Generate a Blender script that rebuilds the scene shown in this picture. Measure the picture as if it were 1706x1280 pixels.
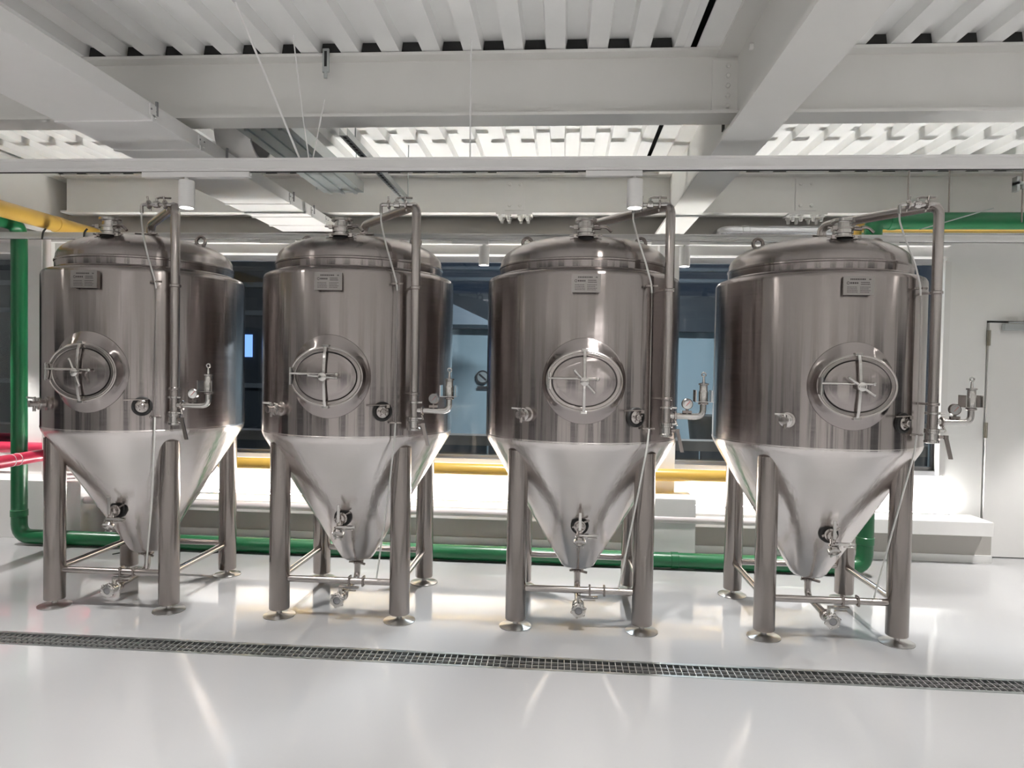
import bpy, bmesh, math, random
from mathutils import Vector, Matrix

random.seed(7)
PI = math.pi
scene = bpy.context.scene
for o in list(bpy.data.objects):
    bpy.data.objects.remove(o)
COL = scene.collection

# ------------------------------------------------------------------ camera
F_PX, PITCH, ROLL, YAW, EYE = 1147.6, -0.0246, 0.0173, -0.0725, 1.55
cyw, syw = math.cos(YAW), math.sin(YAW)
w_ = Vector((syw * math.cos(PITCH), cyw * math.cos(PITCH), math.sin(PITCH)))
r0 = Vector((cyw, -syw, 0.0))
u0 = r0.cross(w_)
rt = r0 * math.cos(ROLL) + u0 * math.sin(ROLL)
up = -r0 * math.sin(ROLL) + u0 * math.cos(ROLL)
cd = bpy.data.cameras.new('camera')
cd.sensor_fit = 'HORIZONTAL'
cd.sensor_width = 36.0
cd.lens = F_PX / 1706 * 36.0
cd.clip_start = 0.05
cam = bpy.data.objects.new('camera', cd)
COL.objects.link(cam)
mw = Matrix((rt, up, -w_)).transposed().to_4x4()
mw.translation = Vector((0, 0, EYE))
cam.matrix_world = mw
scene.camera = cam

# ------------------------------------------------------------------ world, exposure
world = bpy.data.worlds.new('world')
scene.world = world
world.use_nodes = True
bg = world.node_tree.nodes['Background']
bg.inputs[0].default_value = (0.12, 0.17, 0.26, 1)
bg.inputs[1].default_value = 0.10
vs = scene.view_settings
vs.view_transform = 'Standard'
vs.look = 'None'
vs.gamma = 1.0
vs.use_curve_mapping = False
vs.exposure = 1.24
try:
    scene.cycles.use_denoising = True
    scene.cycles.max_bounces = 10
    scene.cycles.diffuse_bounces = 6
    scene.cycles.glossy_bounces = 5
    scene.cycles.transparent_max_bounces = 12
    scene.cycles.sample_clamp_indirect = 6.0
    scene.cycles.caustics_reflective = False
    scene.cycles.caustics_refractive = False
except Exception:
    pass
SPOT_W = 50.0        # watts of each spot lamp on the rails
LED_SILL = 105.0      # emission of the strip lying on the window bench
RAIL_FILL = 9.0      # emission of unseen strips added on the rails to brighten the ceiling
WARM = (1.0, 0.975, 0.95)

# ------------------------------------------------------------------ materials
MAT = {}


def new_mat(name):
    m = bpy.data.materials.new(name)
    m.use_nodes = True
    MAT[name] = m
    nt = m.node_tree
    return m, nt, nt.nodes['Principled BSDF']


def plain(name, col, rough=0.5, metal=0.0, noise=0.0, scale=6.0, bump=0.0, coat=0.0, spec=None):
    m, nt, p = new_mat(name)
    p.inputs['Base Color'].default_value = (*col, 1)
    p.inputs['Roughness'].default_value = rough
    p.inputs['Metallic'].default_value = metal
    if spec is not None:
        p.inputs['Specular IOR Level'].default_value = spec
    if coat:
        p.inputs['Coat Weight'].default_value = coat
        p.inputs['Coat Roughness'].default_value = 0.08
    if noise or bump:
        tc = nt.nodes.new('ShaderNodeTexCoord')
        n = nt.nodes.new('ShaderNodeTexNoise')
        n.inputs['Scale'].default_value = scale
        n.inputs['Detail'].default_value = 4
        nt.links.new(tc.outputs['Object'], n.inputs['Vector'])
        if noise:
            r = nt.nodes.new('ShaderNodeMapRange')
            r.inputs['To Min'].default_value = max(0.02, rough - noise)
            r.inputs['To Max'].default_value = rough + noise
            nt.links.new(n.outputs['Fac'], r.inputs['Value'])
            nt.links.new(r.outputs['Result'], p.inputs['Roughness'])
            mx = nt.nodes.new('ShaderNodeMix')
            mx.data_type = 'RGBA'
            mx.inputs[6].default_value = (*[c * 0.965 for c in col], 1)
            mx.inputs[7].default_value = (*[min(1, c * 1.02) for c in col], 1)
            nt.links.new(n.outputs['Fac'], mx.inputs[0])
            nt.links.new(mx.outputs[2], p.inputs['Base Color'])
        if bump:
            b = nt.nodes.new('ShaderNodeBump')
            b.inputs['Strength'].default_value = bump
            b.inputs['Distance'].default_value = 0.01
            nt.links.new(n.outputs['Fac'], b.inputs['Height'])
            nt.links.new(b.outputs['Normal'], p.inputs['Normal'])
    return m


def emis(name, col, strength):
    m, nt, p = new_mat(name)
    p.inputs['Base Color'].default_value = (0.8, 0.8, 0.8, 1)
    p.inputs['Emission Color'].default_value = (*col, 1)
    p.inputs['Emission Strength'].default_value = strength
    return m


def brushed(name, col, rough, aniso, rot, stretch, bump=0.05, wave=0.0):
    """stainless steel with fine brush lines; tangent runs round the part's own z axis"""
    m, nt, p = new_mat(name)
    p.inputs['Metallic'].default_value = 1.0
    p.inputs['Base Color'].default_value = (*col, 1)
    p.inputs['Anisotropic'].default_value = aniso
    p.inputs['Anisotropic Rotation'].default_value = rot
    tg = nt.nodes.new('ShaderNodeTangent')
    tg.direction_type = 'RADIAL'
    tg.axis = 'Z'
    nt.links.new(tg.outputs[0], p.inputs['Tangent'])
    tc = nt.nodes.new('ShaderNodeTexCoord')
    mp = nt.nodes.new('ShaderNodeMapping')
    mp.inputs['Scale'].default_value = stretch
    nt.links.new(tc.outputs['Object'], mp.inputs['Vector'])
    n = nt.nodes.new('ShaderNodeTexNoise')
    n.inputs['Scale'].default_value = 1.0
    n.inputs['Detail'].default_value = 5
    nt.links.new(mp.outputs[0], n.inputs['Vector'])
    r = nt.nodes.new('ShaderNodeMapRange')
    r.inputs['To Min'].default_value = rough * 0.8
    r.inputs['To Max'].default_value = rough * 1.25
    nt.links.new(n.outputs['Fac'], r.inputs['Value'])
    nt.links.new(r.outputs['Result'], p.inputs['Roughness'])
    mx = nt.nodes.new('ShaderNodeMix')
    mx.data_type = 'RGBA'
    mx.inputs[6].default_value = (*[c * 0.93 for c in col], 1)
    mx.inputs[7].default_value = (*[c * 1.05 for c in col], 1)
    nt.links.new(n.outputs['Fac'], mx.inputs[0])
    nt.links.new(mx.outputs[2], p.inputs['Base Color'])
    b = nt.nodes.new('ShaderNodeBump')
    b.inputs['Strength'].default_value = bump
    b.inputs['Distance'].default_value = 0.002
    nt.links.new(n.outputs['Fac'], b.inputs['Height'])
    last = b
    if wave:
        n2 = nt.nodes.new('ShaderNodeTexNoise')
        n2.inputs['Scale'].default_value = 1.0
        n2.inputs['Detail'].default_value = 3
        mp2 = nt.nodes.new('ShaderNodeMapping')
        mp2.inputs['Scale'].default_value = (11, 11, 0.55)
        nt.links.new(tc.outputs['Object'], mp2.inputs['Vector'])
        nt.links.new(mp2.outputs[0], n2.inputs['Vector'])
        b2 = nt.nodes.new('ShaderNodeBump')
        b2.inputs['Strength'].default_value = wave
        b2.inputs['Distance'].default_value = 0.012
        nt.links.new(n2.outputs['Fac'], b2.inputs['Height'])
        nt.links.new(b.outputs['Normal'], b2.inputs['Normal'])
        last = b2
    nt.links.new(last.outputs['Normal'], p.inputs['Normal'])
    return m


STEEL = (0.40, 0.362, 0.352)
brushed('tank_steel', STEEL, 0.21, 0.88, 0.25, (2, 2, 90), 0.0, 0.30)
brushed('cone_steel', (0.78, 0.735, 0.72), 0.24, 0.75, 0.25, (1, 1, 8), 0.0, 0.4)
brushed('disc_steel', (0.55, 0.54, 0.53), 0.28, 0.85, 0.25, (1, 1, 1), 0.0)
brushed('leg_steel', (0.34, 0.305, 0.285), 0.24, 0.6, 0.25, (120, 120, 4), 0.06)
plain('pipe_steel', (0.52, 0.48, 0.46), 0.24, 1.0, 0.05, 30)
plain('polished_steel', (0.66, 0.64, 0.62), 0.14, 1.0, 0.03, 30)
plain('plate_steel', (0.44, 0.415, 0.40), 0.42, 1.0, 0.05, 60)
plain('bar_steel', (0.62, 0.62, 0.61), 0.4, 0.8)
plain('bright_steel', (0.82, 0.81, 0.80), 0.30, 1.0, 0.05, 30)
plain('galvanised', (0.50, 0.53, 0.53), 0.38, 1.0, 0.1, 25)
plain('silver_wrap', (0.72, 0.73, 0.75), 0.22, 1.0, 0.06, 12)
plain('white_paint', (0.84, 0.83, 0.815), 0.5, 0, 0.05, 4)
plain('beam_paint', (0.78, 0.77, 0.745), 0.45, 0, 0.06, 5)
plain('wall_paint', (0.88, 0.875, 0.86), 0.6, 0, 0.05, 3, 0.02)
plain('greige_wall', (0.47, 0.45, 0.42), 0.6, 0, 0.05, 3)
plain('deck_metal', (0.92, 0.92, 0.91), 0.42, 0, 0.06, 9)
plain('white_metal', (0.84, 0.83, 0.82), 0.35, 0, 0.04, 9)
plain('frame_grey', (0.30, 0.30, 0.31), 0.4, 0.3)
plain('streak_panel', (0.03, 0.035, 0.045), 0.08)  # near-black panels that only darken stripes in the tank reflections
plain('trim_brown', (0.20, 0.165, 0.14), 0.5)
plain('green_pipe', (0.008, 0.145, 0.05), 0.32, 0, 0.04, 14, coat=0.3)
plain('yellow_pipe', (0.64, 0.40, 0.075), 0.35, 0, 0.04, 14, coat=0.3)
plain('red_pipe', (0.58, 0.035, 0.085), 0.35, 0, 0.05, 14, coat=0.3)
plain('white_pipe', (0.76, 0.70, 0.70), 0.35, 0, 0.03, 14, coat=0.2)
plain('black_rubber', (0.02, 0.02, 0.02), 0.55, 0, 0.1, 40)
plain('dark_void', (0.03, 0.03, 0.03), 0.8)
plain('dial_white', (0.42, 0.42, 0.41), 0.3)
plain('needle_red', (0.5, 0.05, 0.04), 0.4)
plain('ink', (0.07, 0.06, 0.06), 0.5)
plain('braid', (0.78, 0.77, 0.75), 0.45, 0.2, 0.1, 200, 0.3)
plain('clear_plastic', (0.82, 0.83, 0.82), 0.18)
plain('hinge_brass', (0.30, 0.28, 0.23), 0.35, 0.8)
plain('pale_render', (0.42, 0.50, 0.54), 0.8, 0, 0.1, 3)
plain('dark_render', (0.07, 0.075, 0.085), 0.8, 0, 0.1, 3)
plain('roof_sheet', (0.20, 0.22, 0.25), 0.6)
plain('yard_paving', (0.10, 0.12, 0.13), 0.6, 0, 0.1, 2)
emis('lamp_glow', (1.0, 0.96, 0.9), 30.0)
emis('rail_fill', (1.0, 0.985, 0.97), RAIL_FILL)  # added ceiling fill on the unseen rails
emis('led_sill', (1.0, 0.99, 0.96), LED_SILL)
emis('yard_fill_glow', (0.86, 0.94, 1.0), 330.0)  # glow of the lamp added outside the windows
emis('blue_window', (0.18, 0.36, 0.95), 0.9)

# floor epoxy: glossy white with faint cloudiness
m, nt, p = new_mat('floor_epoxy')
tc = nt.nodes.new('ShaderNodeTexCoord')
n = nt.nodes.new('ShaderNodeTexNoise')
n.inputs['Scale'].default_value = 0.9
n.inputs['Detail'].default_value = 5
nt.links.new(tc.outputs['Object'], n.inputs['Vector'])
mx = nt.nodes.new('ShaderNodeMix')
mx.data_type = 'RGBA'
mx.inputs[6].default_value = (0.43, 0.43, 0.435, 1)
mx.inputs[7].default_value = (0.48, 0.48, 0.485, 1)
nt.links.new(n.outputs['Fac'], mx.inputs[0])
nt.links.new(mx.outputs[2], p.inputs['Base Color'])
p.inputs['Roughness'].default_value = 0.075
p.inputs['IOR'].default_value = 1.5
n2 = nt.nodes.new('ShaderNodeTexNoise')
n2.inputs['Scale'].default_value = 7.0
n2.inputs['Detail'].default_value = 2
nt.links.new(tc.outputs['Object'], n2.inputs['Vector'])
b = nt.nodes.new('ShaderNodeBump')
b.inputs['Strength'].default_value = 0.03
b.inputs['Distance'].default_value = 0.01
nt.links.new(n2.outputs['Fac'], b.inputs['Height'])
nt.links.new(b.outputs['Normal'], p.inputs['Normal'])

# window glass
m = bpy.data.materials.new('window_glass')
m.use_nodes = True
MAT['window_glass'] = m
nt = m.node_tree
nt.nodes.remove(nt.nodes['Principled BSDF'])
out = nt.nodes['Material Output']
tr = nt.nodes.new('ShaderNodeBsdfTransparent')
tr.inputs[0].default_value = (0.78, 0.83, 0.85, 1)
gl = nt.nodes.new('ShaderNodeBsdfGlossy')
gl.inputs['Roughness'].default_value = 0.015
fr = nt.nodes.new('ShaderNodeFresnel')
fr.inputs['IOR'].default_value = 1.5
ms = nt.nodes.new('ShaderNodeMixShader')
nt.links.new(fr.outputs[0], ms.inputs[0])
nt.links.new(tr.outputs[0], ms.inputs[1])
nt.links.new(gl.outputs[0], ms.inputs[2])
nt.links.new(ms.outputs[0], out.inputs['Surface'])


# ------------------------------------------------------------------ mesh builder
class MB:
    def __init__(self):
        self.v, self.f = [], []

    def add(self, vs_, fs):
        k = len(self.v)
        self.v += [Vector(a) for a in vs_]
        self.f += [tuple(i + k for i in f) for f in fs]
        return self

    def box(self, x0, x1, y0, y1, z0, z1, m=None):
        v = [Vector((x, y, z)) for z in (z0, z1) for y in (y0, y1) for x in (x0, x1)]
        if m is not None:
            v = [m @ a for a in v]
        return self.add(v, [(0, 2, 3, 1), (4, 5, 7, 6), (0, 1, 5, 4), (2, 6, 7, 3), (0, 4, 6, 2), (1, 3, 7, 5)])

    def lathe(self, prof, seg=32, m=None, cap=True):
        """profile [(r, z)...] turned about z"""
        vs_, fs = [], []
        rings = []
        for r, z in prof:
            if r < 1e-6:
                rings.append([len(vs_)])
                vs_.append(Vector((0, 0, z)))
            else:
                rings.append(list(range(len(vs_), len(vs_) + seg)))
                vs_ += [Vector((r * math.cos(2 * PI * k / seg), r * math.sin(2 * PI * k / seg), z)) for k in range(seg)]
        for a, b_ in zip(rings[:-1], rings[1:]):
            for k in range(seg):
                k2 = (k + 1) % seg
                if len(a) == 1 and len(b_) == 1:
                    continue
                if len(a) == 1:
                    fs.append((a[0], b_[k2], b_[k]))
                elif len(b_) == 1:
                    fs.append((a[k], a[k2], b_[0]))
                else:
                    fs.append((a[k], a[k2], b_[k2], b_[k]))
        if cap:
            if len(rings[0]) > 1:
                fs.append(tuple(reversed(rings[0])))
            if len(rings[-1]) > 1:
                fs.append(tuple(rings[-1]))
        if m is not None:
            vs_ = [m @ a for a in vs_]
        return self.add(vs_, fs)

    def cyl(self, p0, p1, r, seg=16, r2=None):
        p0, p1 = Vector(p0), Vector(p1)
        d = p1 - p0
        m = Matrix.Translation(p0) @ d.to_track_quat('Z', 'Y').to_matrix().to_4x4()
        return self.lathe([(r, 0), (r if r2 is None else r2, d.length)], seg, m)

    def stack(self, p0, axis, prof, seg=24):
        """turned profile along an arbitrary axis from p0"""
        m = Matrix.Translation(Vector(p0)) @ Vector(axis).to_track_quat('Z', 'Y').to_matrix().to_4x4()
        return self.lathe(prof, seg, m)

    def tube(self, pts, r, seg=12, bend=0.0, closed=False, sub=6):
        """round tube along a polyline; corners rounded with radius `bend`"""
        P = [Vector(a) for a in pts]
        if bend > 0 and len(P) > 2:
            Q = [P[0]]
            for a, c, e in zip(P[:-2], P[1:-1], P[2:]):
                d1, d2 = (a - c), (e - c)
                t = min(bend, d1.length * 0.49, d2.length * 0.49)
                s, q = c + d1.normalized() * t, c + d2.normalized() * t
                for k in range(sub + 1):
                    u_ = k / sub
                    Q.append(s * (1 - u_) ** 2 + c * 2 * u_ * (1 - u_) + q * u_ ** 2)
            Q.append(P[-1])
            P = Q
        vs_, fs = [], []
        nrm = None
        N = len(P)
        for i, c in enumerate(P):
            if closed:
                t = (P[(i + 1) % N] - P[i - 1]).normalized()
            else:
                t = (P[min(i + 1, N - 1)] - P[max(i - 1, 0)]).normalized()
            if nrm is None:
                nrm = t.orthogonal().normalized()
            else:
                nrm = (nrm - t * nrm.dot(t))
                nrm = nrm.normalized() if nrm.length > 1e-6 else t.orthogonal().normalized()
            bn = t.cross(nrm)
            for k in range(seg):
                a = 2 * PI * k / seg
                vs_.append(c + nrm * (r * math.cos(a)) + bn * (r * math.sin(a)))
        for i in range(N if closed else N - 1):
            j = (i + 1) % N
            for k in range(seg):
                k2 = (k + 1) % seg
                fs.append((i * seg + k, i * seg + k2, j * seg + k2, j * seg + k))
        if not closed:
            fs.append(tuple(reversed(range(seg))))
            fs.append(tuple(range((N - 1) * seg, N * seg)))
        return self.add(vs_, fs)

    def extrude(self, loop, d, cap=True):
        """prism from a closed loop of points along vector d"""
        L = [Vector(a) for a in loop]
        d = Vector(d)
        k = len(L)
        fs = [(i, (i + 1) % k, k + (i + 1) % k, k + i) for i in range(k)]
        if cap:
            fs += [tuple(reversed(range(k))), tuple(range(k, 2 * k))]
        return self.add(L + [a + d for a in L], fs)

    def loft(self, loops, cap=False):
        k = len(loops[0])
        fs = []
        for j in range(len(loops) - 1):
            for i in range(k):
                i2 = (i + 1) % k
                fs.append((j * k + i, j * k + i2, (j + 1) * k + i2, (j + 1) * k + i))
        if cap:
            fs.append(tuple(range((len(loops) - 1) * k, len(loops) * k)))
        return self.add([a for L in loops for a in L], fs)

    def sphere(self, c, r, seg=14, rings=8):
        return self.stack(c, (0, 0, 1), [(r * math.sin(PI * k / rings), -r * math.cos(PI * k / rings)) for k in range(rings + 1)], seg)

    def build(self, name, mat, parent=None, smooth=True, bevel=0.0, label=None):
        me = bpy.data.meshes.new(name)
        me.from_pydata([tuple(a) for a in self.v], [], self.f)
        bm = bmesh.new()
        bm.from_mesh(me)
        bmesh.ops.recalc_face_normals(bm, faces=bm.faces)
        bm.to_mesh(me)
        bm.free()
        if smooth:
            me.polygons.foreach_set('use_smooth', [True] * len(me.polygons))
            me.set_sharp_from_angle(angle=math.radians(35))
        me.materials.append(MAT[mat] if isinstance(mat, str) else mat)
        o = bpy.data.objects.new(name, me)
        COL.objects.link(o)
        if parent is not None:
            o.parent = parent
        if bevel:
            md = o.modifiers.new('bevel', 'BEVEL')
            md.width = bevel
            md.segments = 2
            md.limit_method = 'ANGLE'
        if label:
            o['label'] = label
        return o


def tag(o, label, cat, group=None):
    o['label'] = label
    o['category'] = cat
    if group:
        o['group'] = group
    return o


def struct(o):
    o['kind'] = 'structure'
    return o


def empty(name, loc, rz=0.0):
    o = bpy.data.objects.new(name, None)
    o.empty_display_size = 0.1
    COL.objects.link(o)
    o.location = loc
    o.rotation_euler = (0, 0, rz)
    return o


def copy_tree(o, parent=None):
    c = o.copy()
    COL.objects.link(c)
    if parent is not None:
        c.parent = parent
    for ch in [a for a in KIDS.get(o.name, [])]:
        copy_tree(ch, c)
    return c


KIDS = {}


def index_kids():
    KIDS.clear()
    for o in bpy.data.objects:
        if o.parent is not None:
            KIDS.setdefault(o.parent.name, []).append(o)


def circ(n_, fx):
    return [fx(2 * PI * k / n_) for k in range(n_)]


# ------------------------------------------------------------------ setting: room shell
XL, XR, YF, YB = -7.2, 5.6, -4.6, 6.2
DY0, DY1 = 3.49, 3.655                      # drain slot in the floor
fl = MB()
fl.box(XL, XR, YF, DY0, -0.12, 0)
fl.box(XL, XR, DY1, 6.35, -0.12, 0)
fl.box(XL, -4.6, DY0, DY1, -0.12, 0)
fl.box(3.6, XR, DY0, DY1, -0.12, 0)
struct(fl.build('floor', 'floor_epoxy', smooth=False))

struct(MB().box(XL - 0.15, XL, YF, 6.35, -0.12, 3.5).build('wall_left', 'wall_paint', smooth=False))
struct(MB().box(XR, XR + 0.15, YF, 6.35, -0.12, 3.5).build('wall_right', 'wall_paint', smooth=False))
wf = struct(MB().box(XL - 0.15, XR + 0.15, YF - 0.15, YF, -0.12, 3.5).build('wall_front', 'wall_paint', smooth=False))

# back wall: parapet below the windows, lintel above, right hand part with the door opening
wb = MB()
wb.box(XL, 3.25, 6.15, 6.35, 0.0, 0.68)             # parapet
wb.box(XL, 3.25, 6.12, 6.35, 2.54, 2.66)            # lintel
wb.box(3.25, 3.577, 6.12, 6.35, 0, 3.5)             # pier beside the door
wb.box(3.577, 4.517, 6.12, 6.35, 2.012, 3.5)        # over the door
wb.box(4.517, XR, 6.12, 6.35, 0, 3.5)
wall_back = struct(wb.build('wall_back', 'wall_paint', smooth=False))
struct(MB().box(-4.1, 3.56, 5.93, 6.12, 0.0, 0.245).build('wall_bench_recess', 'greige_wall', smooth=False))
struct(MB().box(-4.1, 3.56, 5.915, 5.93, 0.0, 0.062).build('baseboard_back', 'wall_paint', smooth=False))

tag(MB().box(-4.1, 0.66, 5.80, 6.15, 0.245, 0.345).build('window_bench', 'white_paint', bevel=0.004), 'long white window bench shelf behind the first three tanks', 'bench')
tag(MB().box(1.1, 3.50, 5.80, 6.12, 0.245, 0.36).build('window_bench', 'white_paint', bevel=0.004), 'short white window bench shelf beside the white door', 'bench')

# ceiling: ribbed deck sheets
PITCH_R = 0.218
RIB_H = 0.062
ceil = struct(MB().box(XL, XR, YF, 6.35, 3.36, 3.5).build('ceiling', 'dark_void', smooth=False))


def deck_mesh(nribs, y0, y1):
    """thin sheet, ribs along y; starts at x = 0 with half a low flat"""
    prof = []
    lo, sl, hi = 0.098, 0.010, 0.100
    x = 0.0
    for k in range(nribs):
        prof += [(x, 0), (x + lo / 2, 0), (x + lo / 2 + sl, RIB_H), (x + lo / 2 + sl + hi, RIB_H), (x + lo / 2 + 2 * sl + hi, 0)]
        x += PITCH_R
    prof.append((x, 0))
    t = 0.004
    mb = MB()
    k = len(prof)
    v = [(a, y0, z) for a, z in prof] + [(a, y1, z) for a, z in prof] + [(a, y0, z + t) for a, z in prof] + [(a, y1, z + t) for a, z in prof]
    f = []
    for i in range(k - 1):
        f.append((i, i + 1, k + i + 1, k + i))
        f.append((2 * k + i, 3 * k + i, 3 * k + i + 1, 2 * k + i + 1))
        f.append((i, 2 * k + i, 2 * k + i + 1, i + 1))
    mb.add(v, f)
    return mb


sheet = deck_mesh(3, YF, 6.33).build('deck_sheet', 'deck_metal', ceil, smooth=False)
sheet_me = sheet.data
first = True
# left bay ends at the girder, high flats centred on x = 0.044 + k*pitch
starts = []
x = 0.044 - PITCH_R / 2 + 3 * PITCH_R
while x > XL:
    x -= 3 * PITCH_R
    starts.append(x)
x = 1.55 - PITCH_R / 2 - 3 * PITCH_R
while x < XR - 0.3:
    starts.append(x)
    x += 3 * PITCH_R
for sx in starts:
    if first:
        o = sheet
        first = False
    else:
        o = sheet.copy()
        COL.objects.link(o)
    o.location = (sx, 0, 3.205)


for x0, x1 in ((0.589, 0.622), (0.655, 0.78)):
    MB().box(x0, x1, YF, 6.33, 3.201, 3.209).build('deck_closer', 'deck_metal', ceil, smooth=False)
pg_ = None
for yb in (3.70, 5.965):
    for sx in starts:
        for k in range(3):
            xc = sx + PITCH_R * k + 0.109
            if pg_ is None:
                pg_ = MB().extrude([(-0.058, 0, 0.0), (0.058, 0, 0.0), (0.049, 0, 0.060), (-0.049, 0, 0.060)], (0, 0.02, 0)).build('rib_plug', 'dark_void', ceil, smooth=False)
                o = pg_
            else:
                o = pg_.copy()
                COL.objects.link(o)
            o.location = (xc, yb - 0.05, 3.205)



# ------------------------------------------------------------------ steel frame
def ibeam_x(mb, x0, x1, yc, z0, z1, bw, tf=0.016, tw=0.012):
    mb.box(x0, x1, yc - bw / 2, yc + bw / 2, z0, z0 + tf)
    mb.box(x0, x1, yc - bw / 2, yc + bw / 2, z1 - tf, z1)
    mb.box(x0, x1, yc - tw / 2, yc + tw / 2, z0 + tf, z1 - tf)


def ibeam_y(mb, y0, y1, xc, z0, z1, bw, tf=0.02, tw=0.014):
    mb.box(xc - bw / 2, xc + bw / 2, y0, y1, z0, z0 + tf)
    mb.box(xc - bw / 2, xc + bw / 2, y0, y1, z1 - tf, z1)
    mb.box(xc - tw / 2, xc + tw / 2, y0, y1, z0 + tf, z1 - tf)


def bolt(parent, c, axis, r=0.013, h=0.012, mat='beam_paint'):
    return MB().stack(c, axis, [(r, 0), (r, h * 0.7), (r * 0.7, h), (0, h)], 6).build('bolt', mat, parent, smooth=False)


GX = 0.886
g = empty('roof_girder', (GX, 0, 2.70))
mb = MB()
ibeam_y(mb, YF, 6.12, 0, 0, 0.50, 0.232)
mb.build('beam', 'beam_paint', g, smooth=False)
for (y, z, hh) in ((3.80, 0.315, 0.062), (3.985, 0.232, 0.03)):
    MB().box(-0.012, -0.0071, y - 0.028, y + 0.028, z - hh, z + hh).build('web_slot', 'dark_void', g, smooth=False)
MB().stack((-0.007, 3.40, 0.40), (-1, 0, 0), [(0.016, 0), (0.016, 0.02), (0.0, 0.021)], 12).build('plug', 'beam_paint', g)
tag(g, 'big white steel girder running away overhead beside the third tank', 'beam')
g2 = empty('roof_girder', (-4.62, 0, 2.70))
mb = MB()
ibeam_y(mb, YF, 6.12, 0, 0, 0.50, 0.232)
mb.build('beam', 'beam_paint', g2, smooth=False)
tag(g2, 'white steel girder over the left column behind the yellow pipe', 'beam')

BEAMS = [(3.70, 'near', True), (5.965, 'back', True), (1.35, 'over camera', False), (-1.0, 'behind', False), (-3.35, 'far behind', False)]


def crossbeam(x0, x1, yc, label, bolts=False, splice=None):
    b_ = empty('cross_beam', ((x0 + x1) / 2, yc, 2.865))
    dx = (x1 - x0) / 2
    mb = MB()
    ibeam_x(mb, -dx, dx, 0, 0, 0.335, 0.17)
    mb.build('beam', 'beam_paint', b_, smooth=False)
    if bolts:
        MB().box(dx - 0.13, dx, -0.016, -0.006, 0.03, 0.30).build('end_plate', 'beam_paint', b_, smooth=False)
        for k in range(5):
            bolt(b_, (dx - 0.05, -0.016, 0.06 + k * 0.052), (0, -1, 0))
    if splice is not None:
        for s in splice:
            px = s - (x0 + x1) / 2
            pl = MB().box(px - 0.085, px + 0.085, -0.02, -0.006, 0.035, 0.30).box(px - 0.155, px + 0.155, -0.085, 0.085, -0.014, 0.0)
            pl.box(px - 0.155, px + 0.155, -0.085, 0.085, 0.338, 0.350)
            po = pl.build('splice_plate', 'beam_paint', b_, smooth=False)
            for bx in (-0.045, 0.045):
                for bz in (0.075, 0.255):
                    bolt(po, (px + bx, -0.02, bz), (0, -1, 0), 0.016, 0.014)
            for bx in (-0.115, -0.05, 0.05, 0.115):
                for by in (-0.06, 0.06):
                    MB().stack((px + bx, by, -0.014), (0, 0, -1), [(0.026, 0), (0.026, 0.014), (0.018, 0.016), (0.012, 0.05), (0, 0.052)], 10).build('bolt', 'beam_paint', po)
    tag(b_, label, 'beam')


crossbeam(-4.5, GX - 0.007, 3.70, 'white crossbeam overhead in front of the tanks, left of the big girder', True)
crossbeam(GX + 0.007, XR, 3.70, 'white crossbeam overhead right of the big girder, nearest the camera')
crossbeam(-4.5, GX - 0.007, 5.965, 'greige crossbeam over the windows left of the girder with one bolted splice', False, [-0.435])
crossbeam(GX + 0.007, XR, 5.965, 'greige crossbeam over the windows right of the girder above the silver duct', False, [2.0])
for yy, nm in ((1.35, 'white crossbeam above the camera, out in the room'), (-1.0, 'white crossbeam behind the camera'), (-3.35, 'white crossbeam at the far end behind the camera')):
    crossbeam(XL, XR, yy, nm)


def column(xc, yc, w, d, label):
    c = empty('steel_column', (xc, yc, 0))
    MB().box(-w / 2, w / 2, -d / 2, d / 2, 0, 2.70).build('shaft', 'white_paint', c, smooth=False)
    tag(c, label, 'column')


column(GX, 6.03, 0.165, 0.2, 'white square column between the windows behind the third tank')
column(-4.80, 6.0, 0.22, 0.2, 'white square column behind the green riser at far left')
tag(MB().box(0.66, 1.10, 5.64, 6.15, 0, 0.505).build('column_plinth', 'white_paint', bevel=0.004), 'white boxed plinth at the foot of the column behind tank three', 'plinth')
tag(MB().box(-7.1, -4.1, 5.60, 6.15, 0, 0.50).build('column_plinth', 'white_paint', bevel=0.004), 'wide white boxed plinth behind the green riser at far left', 'plinth')

# ------------------------------------------------------------------ windows and door
WINZ0, WINZ1 = 0.70, 2.54


def window(n_, x0, x1, mull):
    w = struct(empty('window_%d' % n_, ((x0 + x1) / 2, 6.22, WINZ0)))
    h = WINZ1 - WINZ0
    dx = (x1 - x0) / 2
    fr_ = MB().box(-dx, dx, -0.03, 0.03, 0, 0.045).box(-dx, dx, -0.03, 0.03, h - 0.05, h)
    fr_.box(-dx, -dx + 0.045, -0.03, 0.03, 0.045, h - 0.05).box(dx - 0.045, dx, -0.03, 0.03, 0.045, h - 0.05)
    fr_.build('window_frame', 'frame_grey', w, smooth=False)
    MB().box(-dx, dx, -0.09, -0.03, -0.02, 0.02).build('window_sill', 'frame_grey', w, smooth=False)
    xs = [-dx + 0.045] + [m_ - (x0 + x1) / 2 for m_ in mull] + [dx - 0.045]
    for m_ in mull:
        k = m_ - (x0 + x1) / 2
        MB().box(k - 0.02, k + 0.02, -0.025, 0.025, 0.045, h - 0.05).build('mullion', 'frame_grey', w, smooth=False)
    for a, b_ in zip(xs[:-1], xs[1:]):
        MB().box(a, b_, -0.004, 0.004, 0.045, h - 0.05).build('pane', 'window_glass', w, smooth=False)
    return w


window(1, -7.1, -4.92, [])
window(2, -4.68, 0.80, [-3.2, -1.3])
window(3, 0.97, 3.245, [])
struct(MB().box(3.20, 3.25, 6.07, 6.15, 0.69, 2.50).build('trim_1', 'white_paint', smooth=False))

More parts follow.
